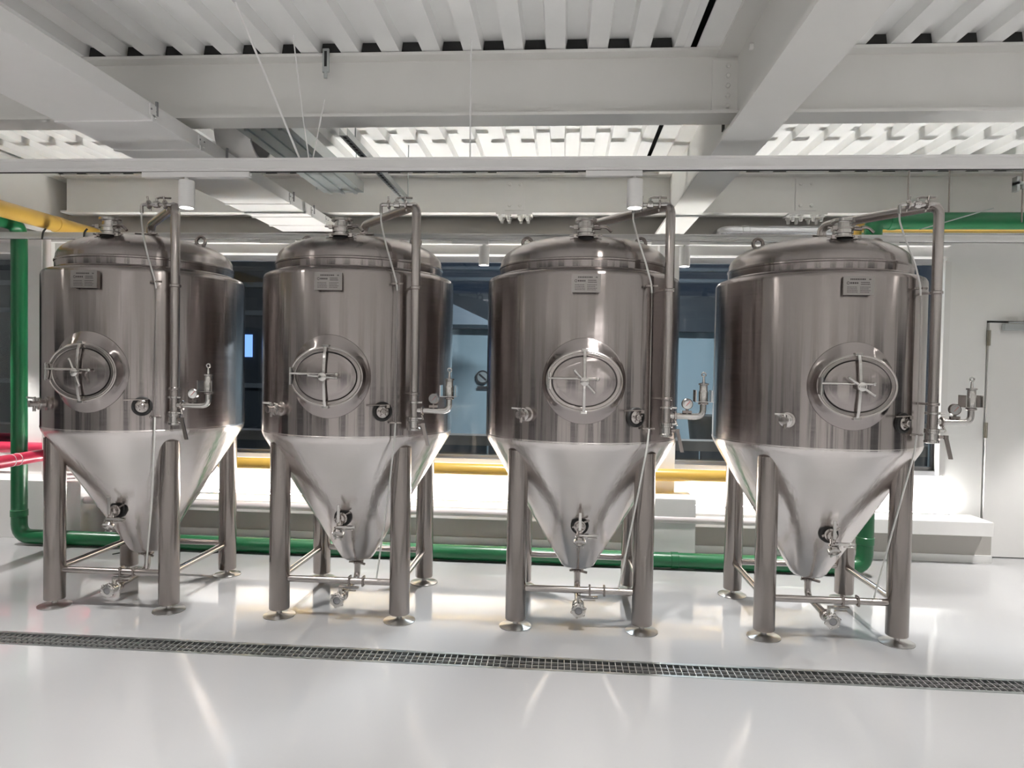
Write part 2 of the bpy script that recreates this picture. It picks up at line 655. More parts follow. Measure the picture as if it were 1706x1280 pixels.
d1 = struct(empty('door_1', (4.047, 6.10, 0)))
MB().box(-0.455, 0.455, 0.004, 0.05, 0.008, 1.995).build('door_leaf', 'white_paint', d1, smooth=False)
MB().box(-0.468, 0.468, 0.05, 0.16, 0.0, 2.010).build('door_rebate', 'dark_void', d1, smooth=False)
for z in (0.10, 1.02, 1.80):
    MB().box(-0.475, -0.452, -0.012, 0.006, z, z + 0.13).cyl((-0.464, -0.012, z), (-0.464, -0.012, z + 0.13), 0.008, 8).build('hinge', 'hinge_brass', d1)
clo = MB().box(-0.36, -0.06, -0.05, 0.004, 1.93, 1.985).build('door_closer', 'galvanised', d1, bevel=0.004)
MB().box(-0.33, 0.05, -0.045, -0.03, 1.99, 2.002).build('closer_arm', 'galvanised', clo, smooth=False)
MB().cyl((0.38, 0.004, 1.0), (0.38, -0.05, 1.0), 0.012).cyl((0.38, -0.05, 1.0), (0.26, -0.05, 1.0), 0.01).build('door_handle', 'polished_steel', d1)

# dark panels added on the wall behind the camera to streak the tank reflections
for i, (a, b_) in enumerate(((-5.6, -4.3), (-1.9, -0.9), (1.2, 2.0), (3.6, 4.8))):
    w = struct(empty('window_%d' % (4 + i), ((a + b_) / 2, YF + 0.01, 0)))
    dx = (b_ - a) / 2
    MB().box(-dx, dx, -0.005, 0.005, 0.05, 2.3).build('pane', 'streak_panel', w, smooth=False)
    MB().box(-dx - 0.06, -dx, -0.01, 0.04, 0, 2.36).box(dx, dx + 0.06, -0.01, 0.04, 0, 2.36).box(-dx, dx, -0.01, 0.04, 2.3, 2.36).build('window_frame', 'frame_grey', w, smooth=False)

for i, (side, y0, y1) in enumerate(((-1, -3.4, -2.2), (-1, -0.6, 0.4), (-1, 2.2, 3.4), (1, -3.2, -2.4), (1, -0.4, 0.9), (1, 2.6, 3.6))):  # more dark panels added on the side walls for reflected streaks
    xw = XL + 0.01 if side < 0 else XR - 0.01
    w = struct(empty('window_%d' % (8 + i), (xw, (y0 + y1) / 2, 0)))
    dy = (y1 - y0) / 2
    MB().box(-0.005, 0.005, -dy, dy, 0.05, 2.3).build('pane', 'streak_panel', w, smooth=False)
    x0, x1 = sorted((-side * 0.04, side * 0.01))
    MB().box(x0, x1, -dy - 0.06, -dy, 0, 2.36).box(x0, x1, dy, dy + 0.06, 0, 2.36).box(x0, x1, -dy, dy, 2.3, 2.36).build('window_frame', 'frame_grey', w, smooth=False)

# ------------------------------------------------------------------ stepped window head and bench light
struct(MB().box(XL, 3.25, 6.12, 6.35, 2.66, 3.5).build('wall_head', 'greige_wall', smooth=False))  # upper wall in a darker greige than the lintel
struct(MB().box(-7.1, 3.20, 6.06, 6.12, 2.54, 2.62).build('trim_2', 'white_paint', smooth=False))
struct(MB().box(-7.1, 3.20, 5.985, 6.12, 2.62, 2.665).build('trim_3', 'white_paint', smooth=False))
for nm, x0, x1, label in (('bench_light', -4.05, 0.62, 'bright linear uplight lying on the window bench behind the first three tanks'),
                          ('bench_light', 1.14, 3.30, 'bright linear uplight lying on the window bench behind the rightmost tank')):
    sl_ = empty(nm, ((x0 + x1) / 2, 6.08, 0.36 if x0 > 0 else 0.345))
    h = (x1 - x0) / 2
    MB().box(-h, h, -0.018, 0.018, 0.0, 0.014).build('housing', 'white_metal', sl_, smooth=False)
    MB().box(-h, h, -0.014, 0.014, 0.014, 0.017).build('led_strip', 'led_sill', sl_, smooth=False)
    tag(sl_, label, 'light')


# ------------------------------------------------------------------ track rails with spot lamps
def rail(y, z, x0, x1, label, big=False, uplight=False):
    r_ = empty('track_rail', ((x0 + x1) / 2, y, z))
    dx = (x1 - x0) / 2
    h = 0.066 if big else 0.05
    mb = MB().box(-dx, dx, -0.018, 0.018, 0.0, h)
    mb.box(-dx, dx, -0.024, 0.024, h - 0.012, h)
    mb.box(-dx, dx, -0.024, 0.024, 0.012, 0.02)
    mb.build('rail', 'white_metal', r_, smooth=False)
    MB().box(-dx, dx, -0.009, 0.009, -0.002, 0.0).build('track_slot', 'dark_void', r_, smooth=False)
    if uplight:
        MB().box(-dx, dx, -0.016, 0.016, h, h + 0.004).build('led_strip', 'rail_fill', r_, smooth=False)  # unseen fill strip, added to brighten the ceiling
    tag(r_, label, 'light rail')
    return r_


def spot(x, y, zt, label, power=SPOT_W, length=0.145, beam=72, ad=(-0.25, 0.035)):
    """cylinder spot lamp under a rail; zt is the underside of the rail"""
    s = empty('spot_lamp', (x, y, zt))
    MB().box(ad[0], ad[1], -0.018, 0.018, -0.030, -0.002).build('adapter', 'white_metal', s, bevel=0.003)
    MB().cyl((0, 0, -0.045), (0, 0, -0.028), 0.012).build('swivel', 'white_metal', s)
    MB().stack((0, 0, -0.045), (0, 0, -1), [(0.0, 0), (0.037, 0), (0.040, 0.004), (0.040, length), (0.034, length), (0.034, length - 0.012), (0, length - 0.012)], 28).build('lamp_body', 'white_metal', s)
    MB().stack((0, 0, -0.045 - length + 0.011), (0, 0, -1), [(0.0, 0), (0.033, 0), (0.033, 0.003), (0, 0.003)], 24).build('lens', 'lamp_glow', s)
    tag(s, label, 'lamp', 'spot lamps on the track rails')
    ld = bpy.data.lights.new('spot_light', 'SPOT')
    ld.energy = power
    ld.color = WARM
    ld.spot_size = math.radians(beam)
    ld.spot_blend = 0.5
    ld.shadow_soft_size = 0.03
    lo = bpy.data.objects.new('spot_light', ld)
    COL.objects.link(lo)
    lo.parent = s
    lo.location = (0, 0, -0.045 - length - 0.006)
    return s


rail(3.55, 2.556, -4.1, 5.4, 'white track rail across the room just in front of the tanks', True)
rail(5.30, 2.520, -7.0, 5.4, 'thin white track rail behind the tank tops near the windows')
rail(1.40, 2.548, -4.5, 5.4, 'unseen white track rail above the camera, with an added fill strip', True, True)
rail(-1.2, 2.548, -4.5, 5.4, 'unseen white track rail behind the camera, with an added fill strip', True, True)
rail(-3.4, 2.548, -4.5, 5.4, 'unseen white track rail at the far end behind the camera, with an added fill strip', True, True)
spot(-2.01, 3.55, 2.556, 'white cylinder spot lamp hanging beside the pipe of the leftmost tank', ad=(-0.24, 0.35))
spot(0.35, 3.55, 2.556, 'white cylinder spot lamp hanging before the pipe of the third tank')
spot(-3.95, 3.55, 2.556, 'unseen cylinder spot lamp added on the near rail left of the frame')  # added out of frame to brighten the left floor
spot(2.72, 3.55, 2.556, 'white cylinder spot lamp on the near rail right of the frame')
spot(-0.618, 5.30, 2.520, 'small white spot lamp between the second and third tanks, near the windows', power=SPOT_W * 1.6)
spot(0.904, 5.30, 2.520, 'small white spot lamp between the third and fourth tanks, near the windows', power=SPOT_W * 1.6)
spot(-2.14, 5.30, 2.520, 'small white spot lamp behind the gap of the first two tanks', power=SPOT_W * 1.6)
spot(2.42, 5.30, 2.520, 'small white spot lamp behind the rightmost tank', power=SPOT_W * 1.6)
spot(-5.0, 5.30, 2.520, 'unseen white spot lamp added on the rear rail left of the frame', power=SPOT_W * 1.6)  # added to lift the dark plinth and floor at far left
spot(4.3, 5.30, 2.520, 'unseen white spot lamp added on the rear rail right of the frame', power=SPOT_W * 1.6)  # added to brighten the right wall
spot(4.6, 3.55, 2.556, 'unseen white spot lamp added at the far right end of the near rail')  # second lamp added for the right wall
for yy, nm in ((1.40, 'unseen spot lamp added on the rail over the open floor'), (-1.2, 'unseen spot lamp added on the rail behind the camera'), (-3.4, 'unseen spot lamp added on the farthest rail behind the camera')):
    for xx, wh in ((-3.4, 'leftmost of its four'), (-1.1, 'second of its four from left'), (1.2, 'third of its four from left'), (3.5, 'rightmost of its four')):
        spot(xx, yy, 2.548, nm + ', ' + wh, beam=115, power=SPOT_W * 1.2)  # unseen lamps added for front light and tank reflections


# ------------------------------------------------------------------ floor drain
dr = empty('floor_drain', (0, (DY0 + DY1) / 2, 0))
X0, X1 = -4.6, 3.6
hw = (DY1 - DY0) / 2
MB().box(X0, X1, -hw, hw, -0.115, -0.10).box(X0, X1, -hw, -hw + 0.003, -0.10, -0.002).box(X0, X1, hw - 0.003, hw, -0.10, -0.002).build('channel', 'black_rubber', dr, smooth=False)
for s in (-1, 1):
    MB().box(X0, X1, min(s * (hw - 0.022), s * hw), max(s * (hw - 0.022), s * hw), -0.03, 0.002).build('frame_bar', 'galvanised', dr, smooth=False)
for yy in (-0.02, 0.02):
    MB().box(X0, X1, yy - 0.0018, yy + 0.0018, -0.012, 0.0).build('long_bar', 'bar_steel', dr, smooth=False)
cb = None
nb = 0
x = -4.55
while x < 3.58:
    if cb is None:
        cb = MB().box(-0.0018, 0.0018, -hw + 0.022, hw - 0.022, -0.012, -0.001).build('cross_bar', 'bar_steel', dr, smooth=False)
        o = cb
    else:
        o = cb.copy()
        COL.objects.link(o)
    o.location.x = x
    x += 0.0335
tag(dr, 'long steel grated floor drain crossing the white floor', 'drain')


# ------------------------------------------------------------------ fermentation tank
TANK_R = 0.606


def on_wall(ang, z, r=TANK_R):
    """point on the tank wall; ang measured from the front (-y), positive to +x"""
    return Vector((r * math.sin(ang), -r * math.cos(ang), z))


def clampring(mb, p0, axis, r, t=0.016):
    mb.stack(Vector(p0) - Vector(axis).normalized() * t / 2, axis, [(r * 0.8, 0), (r, t * 0.2), (r, t * 0.8), (r * 0.8, t)], 20)


def make_tank():
    T = empty('fermentation_tank', (0, 0, 0))
    # shell ------------------------------------------------------------
    body = [(0.606, 1.135), (0.606, 2.075), (0.603, 2.09), (0.596, 2.101), (0.585, 2.107), (0.545, 2.117), (0.534, 2.122), (0.530, 2.13)]
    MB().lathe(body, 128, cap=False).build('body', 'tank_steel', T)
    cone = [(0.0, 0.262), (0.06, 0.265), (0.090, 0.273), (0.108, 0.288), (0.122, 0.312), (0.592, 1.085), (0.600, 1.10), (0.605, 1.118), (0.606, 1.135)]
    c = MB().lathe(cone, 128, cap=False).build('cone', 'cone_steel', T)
    MB().lathe([(0.5995, 1.122), (0.6075, 1.125), (0.6075, 1.131), (0.6055, 1.134)], 128, cap=False).build('weld_seam', 'cone_steel', c)
    dome = [(0.530, 2.125), (0.532, 2.135), (0.533, 2.165), (0.537, 2.17), (0.537, 2.178), (0.531, 2.183), (0.528, 2.20)]
    for k in range(1, 17):
        a = PI / 2 * k / 16
        dome.append((0.528 * math.cos(a) ** 0.8 if k < 16 else 0.0, 2.20 + 0.165 * math.sin(a)))
    MB().lathe(dome, 128, cap=False).build('dome', 'tank_steel', T)
    # lifting lugs
    for s in (-1, 1):
        lp = []
        for k in range(13):
            a = PI * k / 12
            lp.append((s * 0.36 + 0.03 * math.cos(a), 0.0, 2.35 + 0.03 * math.sin(a)))
        lp += [(s * 0.36 - 0.035, 0, 2.29), (s * 0.36 + 0.035, 0, 2.29)]
        ring = MB()
        outer = [Vector((s * 0.362 + 0.030 * math.cos(2 * PI * k / 24), 0, 2.352 + 0.030 * math.sin(2 * PI * k / 24))) for k in range(24)]
        ring.tube(outer, 0.011, 8, closed=True)
        ring.box(s * 0.362 - 0.03, s * 0.362 + 0.03, -0.009, 0.009, 2.28, 2.33)
        ring.build('lifting_lug', 'leg_steel', T)
    # legs, feet, braces --------------------------------------------------
    A = 0.374
    leg = foot = None
    for sx in (-1, 1):
        for sy in (-1, 1):
            if leg is None:
                leg = MB().lathe([(0.0, 0.045), (0.059, 0.045), (0.061, 0.048), (0.061, 1.06), (0.0, 1.06)], 32).build('leg', 'leg_steel', T)
                foot = MB().lathe([(0.0, 0.0), (0.095, 0.0), (0.096, 0.005), (0.03, 0.014), (0.016, 0.018), (0.016, 0.05), (0.0, 0.05)], 36).build('foot', 'disc_steel', leg)
                o = leg
            else:
                o = leg.copy()
                COL.objects.link(o)
                fo = foot.copy()
                COL.objects.link(fo)
                fo.parent = o
            o.location = (sx * A, sy * A, 0)
    for (a, b_) in (((-A, -A), (A, -A)), ((-A, A), (A, A)), ((-A, -A), (-A, A)), ((A, -A), (A, A))):
        MB().cyl((a[0], a[1], 0.232), (b_[0], b_[1], 0.232), 0.020, 20).build('brace', 'pipe_steel', T)
    # leg gussets where the legs run into the cone
    # manhole -----------------------------------------------------------
    MZ = 1.478
    MY = -0.652
    N = 64

    def oval(rx, rz, y):
        return [Vector((rx * math.cos(2 * PI * k / N), y, MZ + rz * math.sin(2 * PI * k / N))) for k in range(N)]

    def on_cyl(r, off=0.0):
        L = []
        for k in range(N):
            a = 2 * PI * k / N
            xx = r * 1.0 * math.cos(a)
            L.append(Vector((xx, -math.sqrt((TANK_R + off) ** 2 - xx * xx), MZ + r * 1.03 * math.sin(a))))
        return L
    col = MB().loft([on_cyl(0.236, -0.006), on_cyl(0.232, 0.004), on_cyl(0.224, 0.007), [a.lerp(b_, 0.5) for a, b_ in zip(on_cyl(0.222, 0.008), oval(0.200, 0.172, MY + 0.02))], oval(0.199, 0.163, MY + 0.012)])
    mh = col.build('manhole', 'tank_steel', T)
    MB().loft([oval(0.196, 0.160, MY + 0.02), oval(0.210, 0.170, MY + 0.018), oval(0.212, 0.172, MY + 0.004), oval(0.206, 0.166, MY), oval(0.200, 0.160, MY + 0.003), oval(0.196, 0.157, MY), oval(0.182, 0.144, MY), oval(0.178, 0.140, MY + 0.004), oval(0.178, 0.140, MY + 0.03)]).build('manhole_ring', 'pipe_steel', mh)
    MB().loft([oval(0.1785, 0.1405, MY + 0.012), oval(0.1760, 0.1380, MY + 0.003), oval(0.1725, 0.1345, MY + 0.009)]).build('gasket', 'black_rubber', mh)
    loops = [oval(0.1745, 0.1365, MY + 0.010), oval(0.1735, 0.1355, MY + 0.002)]
    for k in (1, 2, 3, 4, 5, 6):
        u_ = k / 6.5
        loops.append(oval(0.1735 * (1 - u_), 0.1355 * (1 - u_), MY + 0.002 - 0.020 * math.sin(u_ * PI / 2)))
    MB().loft(loops, cap=True).build('manhole_door', 'tank_steel', mh)
    yk = MB()
    pts = [(0, MY - 0.004, MZ - 0.176), (0, MY - 0.022, MZ - 0.13), (0, MY - 0.034, MZ - 0.05), (0, MY - 0.036, MZ), (0, MY - 0.034, MZ + 0.05), (0, MY - 0.022, MZ + 0.13), (0, MY - 0.004, MZ + 0.176)]
    L1 = [[Vector((sx, y + dy, z)) for sx, dy in ((-0.008, -0.007), (0.008, -0.007), (0.008, 0.007), (-0.008, 0.007))] for _, y, z in pts]
    yk.loft(L1, cap=True)
    for s in (-1, 1):
        yk.box(-0.018, 0.018, MY - 0.014, MY + 0.03, MZ + s * 0.172 - 0.008, MZ + s * 0.172 + 0.008)
    yk.build('yoke_bar', 'polished_steel', mh, bevel=0.002)
    hg = MB().box(-0.205, -0.184, MY - 0.028, MY + 0.004, MZ - 0.045, MZ + 0.045)
    hg.cyl((-0.197, MY - 0.028, MZ - 0.05), (-0.197, MY - 0.028, MZ + 0.05), 0.007)
    hg.cyl((-0.197, MY - 0.030, MZ + 0.016), (0.072, MY - 0.034, MZ + 0.014), 0.0065, 10)
    hg.sphere((0.072, MY - 0.034, MZ + 0.014), 0.011)
    hg.build('hinge_arm', 'polished_steel', mh)
    # hand wheel: its own origin at the hub so it can stand at another angle on each tank
    hwl = MB().stack((0, 0.02, 0), (0, -1, 0), [(0.012, 0), (0.012, 0.03), (0.024, 0.034), (0.024, 0.05), (0.012, 0.056), (0, 0.056)], 18)
    hwl.cyl((-0.080, -0.022, 0), (0.080, -0.022, 0), 0.0065, 10)
    hwl.sphere((-0.08, -0.022, 0), 0.0085).sphere((0.08, -0.022, 0), 0.0085)
    hwo = hwl.build('hand_wheel', 'polished_steel', mh)
    hwo.location = (0, MY - 0.035, MZ)
    # nameplate ------------------------------------------------------------
    npm = MB().box(-0.080, 0.080, -0.632, -0.628, 1.968, 2.070)
    npl = npm.build('nameplate', 'plate_steel', T)
    MB().box(-0.075, -0.065, -0.628, -0.590, 1.97, 2.068).box(0.065, 0.075, -0.628, -0.590, 1.97, 2.068).build('plate_bracket', 'leg_steel', npl, smooth=False)
    ink = MB()
    yq0, yq1 = -0.6328, -0.6319
    rnd = random.Random(3)

    def dashes(x0, x1, z, h, lo, hi):
        q = x0
        while q < x1 - lo:
            w = rnd.uniform(lo, hi)
            ink.box(q, min(q + w, x1), yq0, yq1, z - h / 2, z + h / 2)
            q += w + lo * 0.5
    dashes(-0.045, 0.040, 2.052, 0.0075, 0.005, 0.009)
    dashes(0.052, 0.066, 2.052, 0.006, 0.003, 0.005)
    dashes(-0.045, -0.004, 2.032, 0.009, 0.006, 0.010)
    dashes(0.010, 0.058, 2.035, 0.0045, 0.004, 0.007)
    dashes(0.010, 0.058, 2.025, 0.0045, 0.004, 0.007)
    for k, z in enumerate((2.010, 2.001, 1.992, 1.983)):
        dashes(-0.062, -0.006, z, 0.0026, 0.003, 0.014)
        dashes(0.006, 0.060 - 0.006 * (k % 2), z, 0.0026, 0.003, 0.014)
    logo = [Vector((-0.056 + 0.0065 * math.cos(2 * PI * k / 16), yq1 - 0.0003, 2.032 + 0.0065 * math.sin(2 * PI * k / 16))) for k in range(16)]
    ink.tube(logo, 0.0014, 6, closed=True)
    ink.build('lettering', 'ink', npl, smooth=False)
    # top inlet neck ---------------------------------------------------------
    NX, NY = 0.0, -0.395
    nk = MB().stack((NX, NY, 2.25), (0, 0, 1), [(0.062, 0), (0.060, 0.045), (0.052, 0.056), (0.046, 0.06)], 32).build('inlet_neck', 'black_rubber', T)
    MB().stack((NX, NY, 2.308), (0, 0, 1), [(0.046, 0), (0.046, 0.028), (0.056, 0.030), (0.056, 0.052), (0.048, 0.054), (0.048, 0.062), (0.044, 0.064), (0.044, 0.092), (0.060, 0.094), (0.063, 0.097), (0.063, 0.110), (0.060, 0.113), (0.0, 0.116)], 40).build('neck_body', 'polished_steel', nk)
    for z, s, yq in ((2.318, -1, -0.02), (2.366, 1, -0.03), (2.366, -1, -0.03), (2.318, 1, -0.02)):
        cl = MB()
        if s * (z - 2.34) > 0:
            clampring(cl, (NX, NY, z), (0, 0, 1), 0.064, 0.016)
        cl.box(NX + s * 0.058 - 0.012, NX + s * 0.058 + 0.012, NY + yq - 0.012, NY + yq + 0.012, z - 0.011, z + 0.011)
        cl.cyl((NX + s * 0.066, NY + yq, z), (NX + s * 0.094, NY + yq, z + 0.004), 0.006, 8)
        cl.build('clamp', 'pipe_steel', nk)
    MB().cyl((NX + 0.05, NY - 0.035, 2.362), (NX + 0.085, NY - 0.05, 2.358), 0.011, 12).tube([(NX + 0.08, NY - 0.05, 2.366), (NX + 0.115, NY - 0.055, 2.366), (NX + 0.145, NY - 0.06, 2.335)], 0.009, 8, 0.02).build('clamp_lever', 'leg_steel', nk)
    # vent pipe -----------------------------------------------------------------
    PX, PY = 0.472, -0.492
    vp = MB().tube([(PX, PY, 1.245), (PX, PY, 2.478), (0.02, -0.01, 2.462), (0.02, -0.01, 2.34)], 0.027, 20, 0.055).build('vent_pipe', 'pipe_steel', T)
    MB().stack((0.02, -0.01, 2.352), (0, 0, 1), [(0.045, 0), (0.048, 0.004), (0.048, 0.016), (0.034, 0.02), (0.034, 0.045), (0.028, 0.05)], 24).build('pipe_collar', 'polished_steel', vp)
    ac = MB()
    clampring(ac, (0.02, -0.01, 2.39), (0, 0, 1), 0.05, 0.016)
    ac.cyl((0.05, -0.05, 2.39), (0.10, -0.07, 2.388), 0.007, 8).cyl((-0.02, -0.05, 2.39), (-0.05, -0.075, 2.388), 0.007, 8)
    ac.build('pipe_clamp', 'leg_steel', vp)
    for z in (1.385, 2.0):
        br = MB()
        e = on_wall(math.atan2(PX, -PY), z, 0.60)
        br.cyl(e, (PX, PY, z), 0.007, 10)
        clampring(br, (PX, PY, z), (0, 0, 1), 0.034, 0.02)
        br.build('pipe_bracket', 'pipe_steel', vp)
    for z in (1.335, 1.243):
        fl_ = MB()
        clampring(fl_, (PX, PY, z), (0, 0, 1), 0.040, 0.016)
        fl_.cyl((PX + 0.03, PY - 0.02, z), (PX + 0.055, PY - 0.025, z), 0.006, 8)
        fl_.build('pipe_clamp', 'polished_steel', vp)
    # butterfly valve at the foot of the vent pipe
    bv = MB().stack((PX, PY, 1.168), (0, 0, 1), [(0.030, 0), (0.040, 0.004), (0.040, 0.014), (0.034, 0.02), (0.034, 0.055), (0.040, 0.058), (0.040, 0.068), (0.030, 0.074)], 24).build('butterfly_valve', 'polished_steel', T)
    vl = MB().cyl((PX + 0.03, PY - 0.01, 1.205), (PX + 0.065, PY - 0.02, 1.205), 0.009, 10)
    vl.box(PX + 0.05, PX + 0.072, PY - 0.032, PY - 0.020, 1.195, 1.216)
    vl.loft([[Vector((PX + 0.061 + k * 0.012 + a, PY - 0.026 + b_, 1.205 - k * 0.05)) for a, b_ in ((-0.010, -0.005), (0.010, -0.005), (0.010, 0.005), (-0.010, 0.005))] for k in (0, 1, 2, 2.4)], cap=True)
    vl.build('valve_lever', 'leg_steel', bv)
    # vacuum / relief branch
    rb = MB().tube([(PX, PY, 1.288), (0.678, -0.487, 1.288), (0.678, -0.487, 1.37)], 0.0175, 16, 0.05).build('relief_branch', 'polished_steel', T)
    rc = MB()
    clampring(rc, (PX + 0.05, PY, 1.288), (1, 0, 0), 0.028, 0.014)
    rc.cyl((PX + 0.05, PY - 0.012, 1.262), (PX + 0.06, PY - 0.02, 1.235), 0.006, 8)
    rc.build('branch_clamp', 'pipe_steel', rb)
    rc = MB()
    clampring(rc, (0.678, -0.487, 1.362), (0, 0, 1), 0.028, 0.014)
    rc.build('branch_clamp', 'pipe_steel', rb)
    rv = MB().stack((0.678, -0.487, 1.366), (0, 0, 1), [(0.02, 0), (0.026, 0.004), (0.026, 0.064), (0.022, 0.07), (0.022, 0.10), (0.028, 0.102), (0.028, 0.110), (0.008, 0.114), (0.005, 0.15)], 24).build('relief_valve', 'polished_steel', T)
    MB().box(0.628, 0.728, -0.531, -0.443, 1.3715, 1.3745).box(0.628, 0.633, -0.525, -0.449, 1.3745, 1.438).box(0.716, 0.721, -0.525, -0.449, 1.3745, 1.438).build('valve_shield', 'polished_steel', rv, smooth=False)
    MB().tube([Vector((0.678 + 0.011 * math.cos(2 * PI * k / 18), -0.487, 1.526 + 0.011 * math.sin(2 * PI * k / 18))) for k in range(18)], 0.0042, 8, closed=True).build('pull_ring', 'polished_steel', rv)
    pg = MB().cyl((0.588, -0.495, 1.30), (0.588, -0.495, 1.33), 0.008, 10).box(0.563, 0.613, -0.504, -0.486, 1.306, 1.320)
    pg.stack((0.588, -0.478, 1.358), (0, -1, 0), [(0.0, 0), (0.028, 0.0), (0.031, 0.004), (0.031, 0.024), (0.0275, 0.027), (0.0275, 0.022), (0, 0.022)], 32)
    pgo = pg.build('pressure_gauge', 'leg_steel', T)
    MB().stack((0.588, -0.500, 1.358), (0, -1, 0), [(0.0, 0), (0.0272, 0.0), (0.0272, 0.0015), (0, 0.0015)], 32).build('dial', 'dial_white', pgo)
    tk = MB()
    for k in range(11):
        a = math.radians(225 - 27 * k)
        cx_, cz_ = 0.588 + 0.022 * math.cos(a), 1.358 + 0.022 * math.sin(a)
        tk.cyl((cx_, -0.5021, cz_), (cx_ - 0.005 * math.cos(a), -0.5021, cz_ - 0.005 * math.sin(a)), 0.0008, 5)
    tk.build('dial_marks', 'ink', pgo)
    MB().cyl((0.580, -0.503, 1.348), (0.603, -0.503, 1.374), 0.0011, 6).build('needle', 'needle_red', pgo)
    # top valve with hose ---------------------------------------------------------
    ZV = 2.482
    tv = MB().cyl((PX, PY, ZV), (0.272, -0.492, ZV), 0.010, 14)
    tv.stack((0.375, -0.492, ZV), (-1, 0, 0), [(0.010, 0), (0.019, 0.004), (0.021, 0.02), (0.019, 0.036), (0.010, 0.04)], 16)
    tv.cyl((0.355, -0.492, ZV), (0.355, -0.492, ZV + 0.035), 0.009, 10)
    tv.tube([(0.285, -0.492, ZV), (0.262, -0.492, ZV), (0.262, -0.492, ZV - 0.05)], 0.010, 12, 0.02)
    tvo = tv.build('top_valve', 'polished_steel', T)
    for xx in (0.408, 0.308):
        tc_ = MB()
        clampring(tc_, (xx, -0.492, ZV), (1, 0, 0), 0.026, 0.014)
        tc_.cyl((xx, -0.50, ZV + 0.02), (xx, -0.51, ZV + 0.045), 0.006, 8)
        tc_.cyl((xx, -0.48, ZV - 0.02), (xx, -0.475, ZV - 0.035), 0.006, 8)
        tc_.build('clamp', 'pipe_steel', tvo)
    MB().tube([(0.355, -0.492, ZV + 0.034), (0.375, -0.494, ZV + 0.040), (0.448, -0.50, ZV + 0.036)], 0.0055, 8, 0.01).build('valve_lever', 'leg_steel', tvo)
    hs = [Vector((0.262, -0.492, ZV - 0.05)), Vector((0.262, -0.495, ZV - 0.09)), Vector((0.29, -0.515, 2.28)), Vector((0.33, -0.535, 2.16)), Vector((0.368, -0.528, 2.03)), Vector((0.373, -0.522, 1.98))]
    MB().tube(hs, 0.005, 8, 0.05).build('braided_hose', 'braid', T)
    MB().tube([(0.373, -0.522, 2.0), (0.373, -0.530, 1.6), (0.373, -0.530, 1.215)], 0.0022, 8).build('cable', 'plate_steel', T)
    MB().tube([(0.373, -0.530, 1.215), (0.365, -0.52, 1.10), (0.31, -0.45, 0.72), (0.235, -0.39, 0.262)], 0.0052, 8, 0.1).build('braided_hose', 'braid', T)
    for z in (2.02, 1.215):
        k = MB()
        a = math.atan2(0.373, 0.525)
        k.cyl(on_wall(a, z, 0.60), on_wall(a, z, 0.65), 0.006, 8)
        e = on_wall(a, z, 0.642)
        k.box(e.x - 0.030, e.x + 0.030, e.y - 0.004, e.y + 0.004, z - 0.005, z + 0.005)
        k.sphere((e.x - 0.03, e.y, z), 0.007, 8, 6).sphere((e.x + 0.03, e.y, z), 0.007, 8, 6)
        k.build('cable_clip', 'leg_steel', T)
    # sample valve (left) ------------------------------------------------------------
    a = math.atan2(-0.319, 0.522)
    n_ = on_wall(a, 0, 1.0)
    p = on_wall(a, 1.282, 0.60)
    tgt = Vector((math.cos(a), math.sin(a), 0))
    sv = MB().stack(p, n_, [(0.042, 0), (0.042, 0.012), (0.034, 0.016), (0.022, 0.018), (0.022, 0.04), (0.030, 0.042), (0.030, 0.054), (0.018, 0.056), (0.016, 0.085), (0.020, 0.087), (0.020, 0.10), (0, 0.102)], 24)
    q = p + n_ * 0.072
    sv.cyl(q, q + Vector((0, 0, -0.045)), 0.009, 10)
    svo = sv.build('sample_valve', 'pipe_steel', T)
    MB().cyl(q, q + Vector((0, 0, 0.035)), 0.007, 8).tube([q + Vector((0, 0, 0.033)), q + Vector((0, 0, 0.036)) - tgt * 0.05 + n_ * 0.02], 0.006, 8).build('valve_lever', 'polished_steel', svo)
    sc_ = MB()
    clampring(sc_, p + n_ * 0.048, n_, 0.037, 0.016)
    sc_.cyl(p + n_ * 0.048 - tgt * 0.03 + Vector((0, 0, 0.02)), p + n_ * 0.048 - tgt * 0.06 + Vector((0, 0, 0.035)), 0.006, 8)
    sc_.build('clamp', 'polished_steel', svo)
    # thermometer port (right) ----------------------------------------------------------
    a = math.atan2(0.299, 0.54)
    n_ = on_wall(a, 0, 1.0)
    p = on_wall(a, 1.279, 0.60)
    tgt = Vector((math.cos(a), math.sin(a), 0))
    tp = MB().stack(p, n_, [(0.057, 0), (0.057, 0.018), (0.052, 0.022), (0.044, 0.022), (0.044, 0.012), (0, 0.012)], 32).build('port', 'black_rubber', T)
    q = p + n_ * 0.014
    pc = MB().stack(q, n_, [(0.036, 0), (0.037, 0.008), (0.030, 0.014), (0.018, 0.016), (0.016, 0.03), (0.011, 0.034), (0, 0.034)], 28)
    for k in range(5):
        b2 = 2 * PI * k / 5 + 0.4
        e = q + n_ * 0.012 + tgt * (0.026 * math.cos(b2)) + Vector((0, 0, 0.026 * math.sin(b2)))
        pc.cyl(e, e + n_ * 0.012, 0.005, 6)
    pc.build('port_cap', 'pipe_steel', tp)
    pl_ = MB().cyl(q + n_ * 0.02 - tgt * 0.095 + Vector((0, 0, 0.038)), q + n_ * 0.02 + tgt * 0.03 + Vector((0, 0, 0.040)), 0.004, 8)
    pl_.box(-0.009, 0.009, -0.009, 0.009, -0.009, 0.009, Matrix.Translation(q + n_ * 0.02 + tgt * 0.03 + Vector((0, 0, 0.032))))
    pl_.build('port_pin', 'leg_steel', tp)
    # racking valve on the cone --------------------------------------------------------------
    cp = Vector((0, -0.296, 0.605))
    cn = Vector((0, -0.86, -0.5)).normalized()
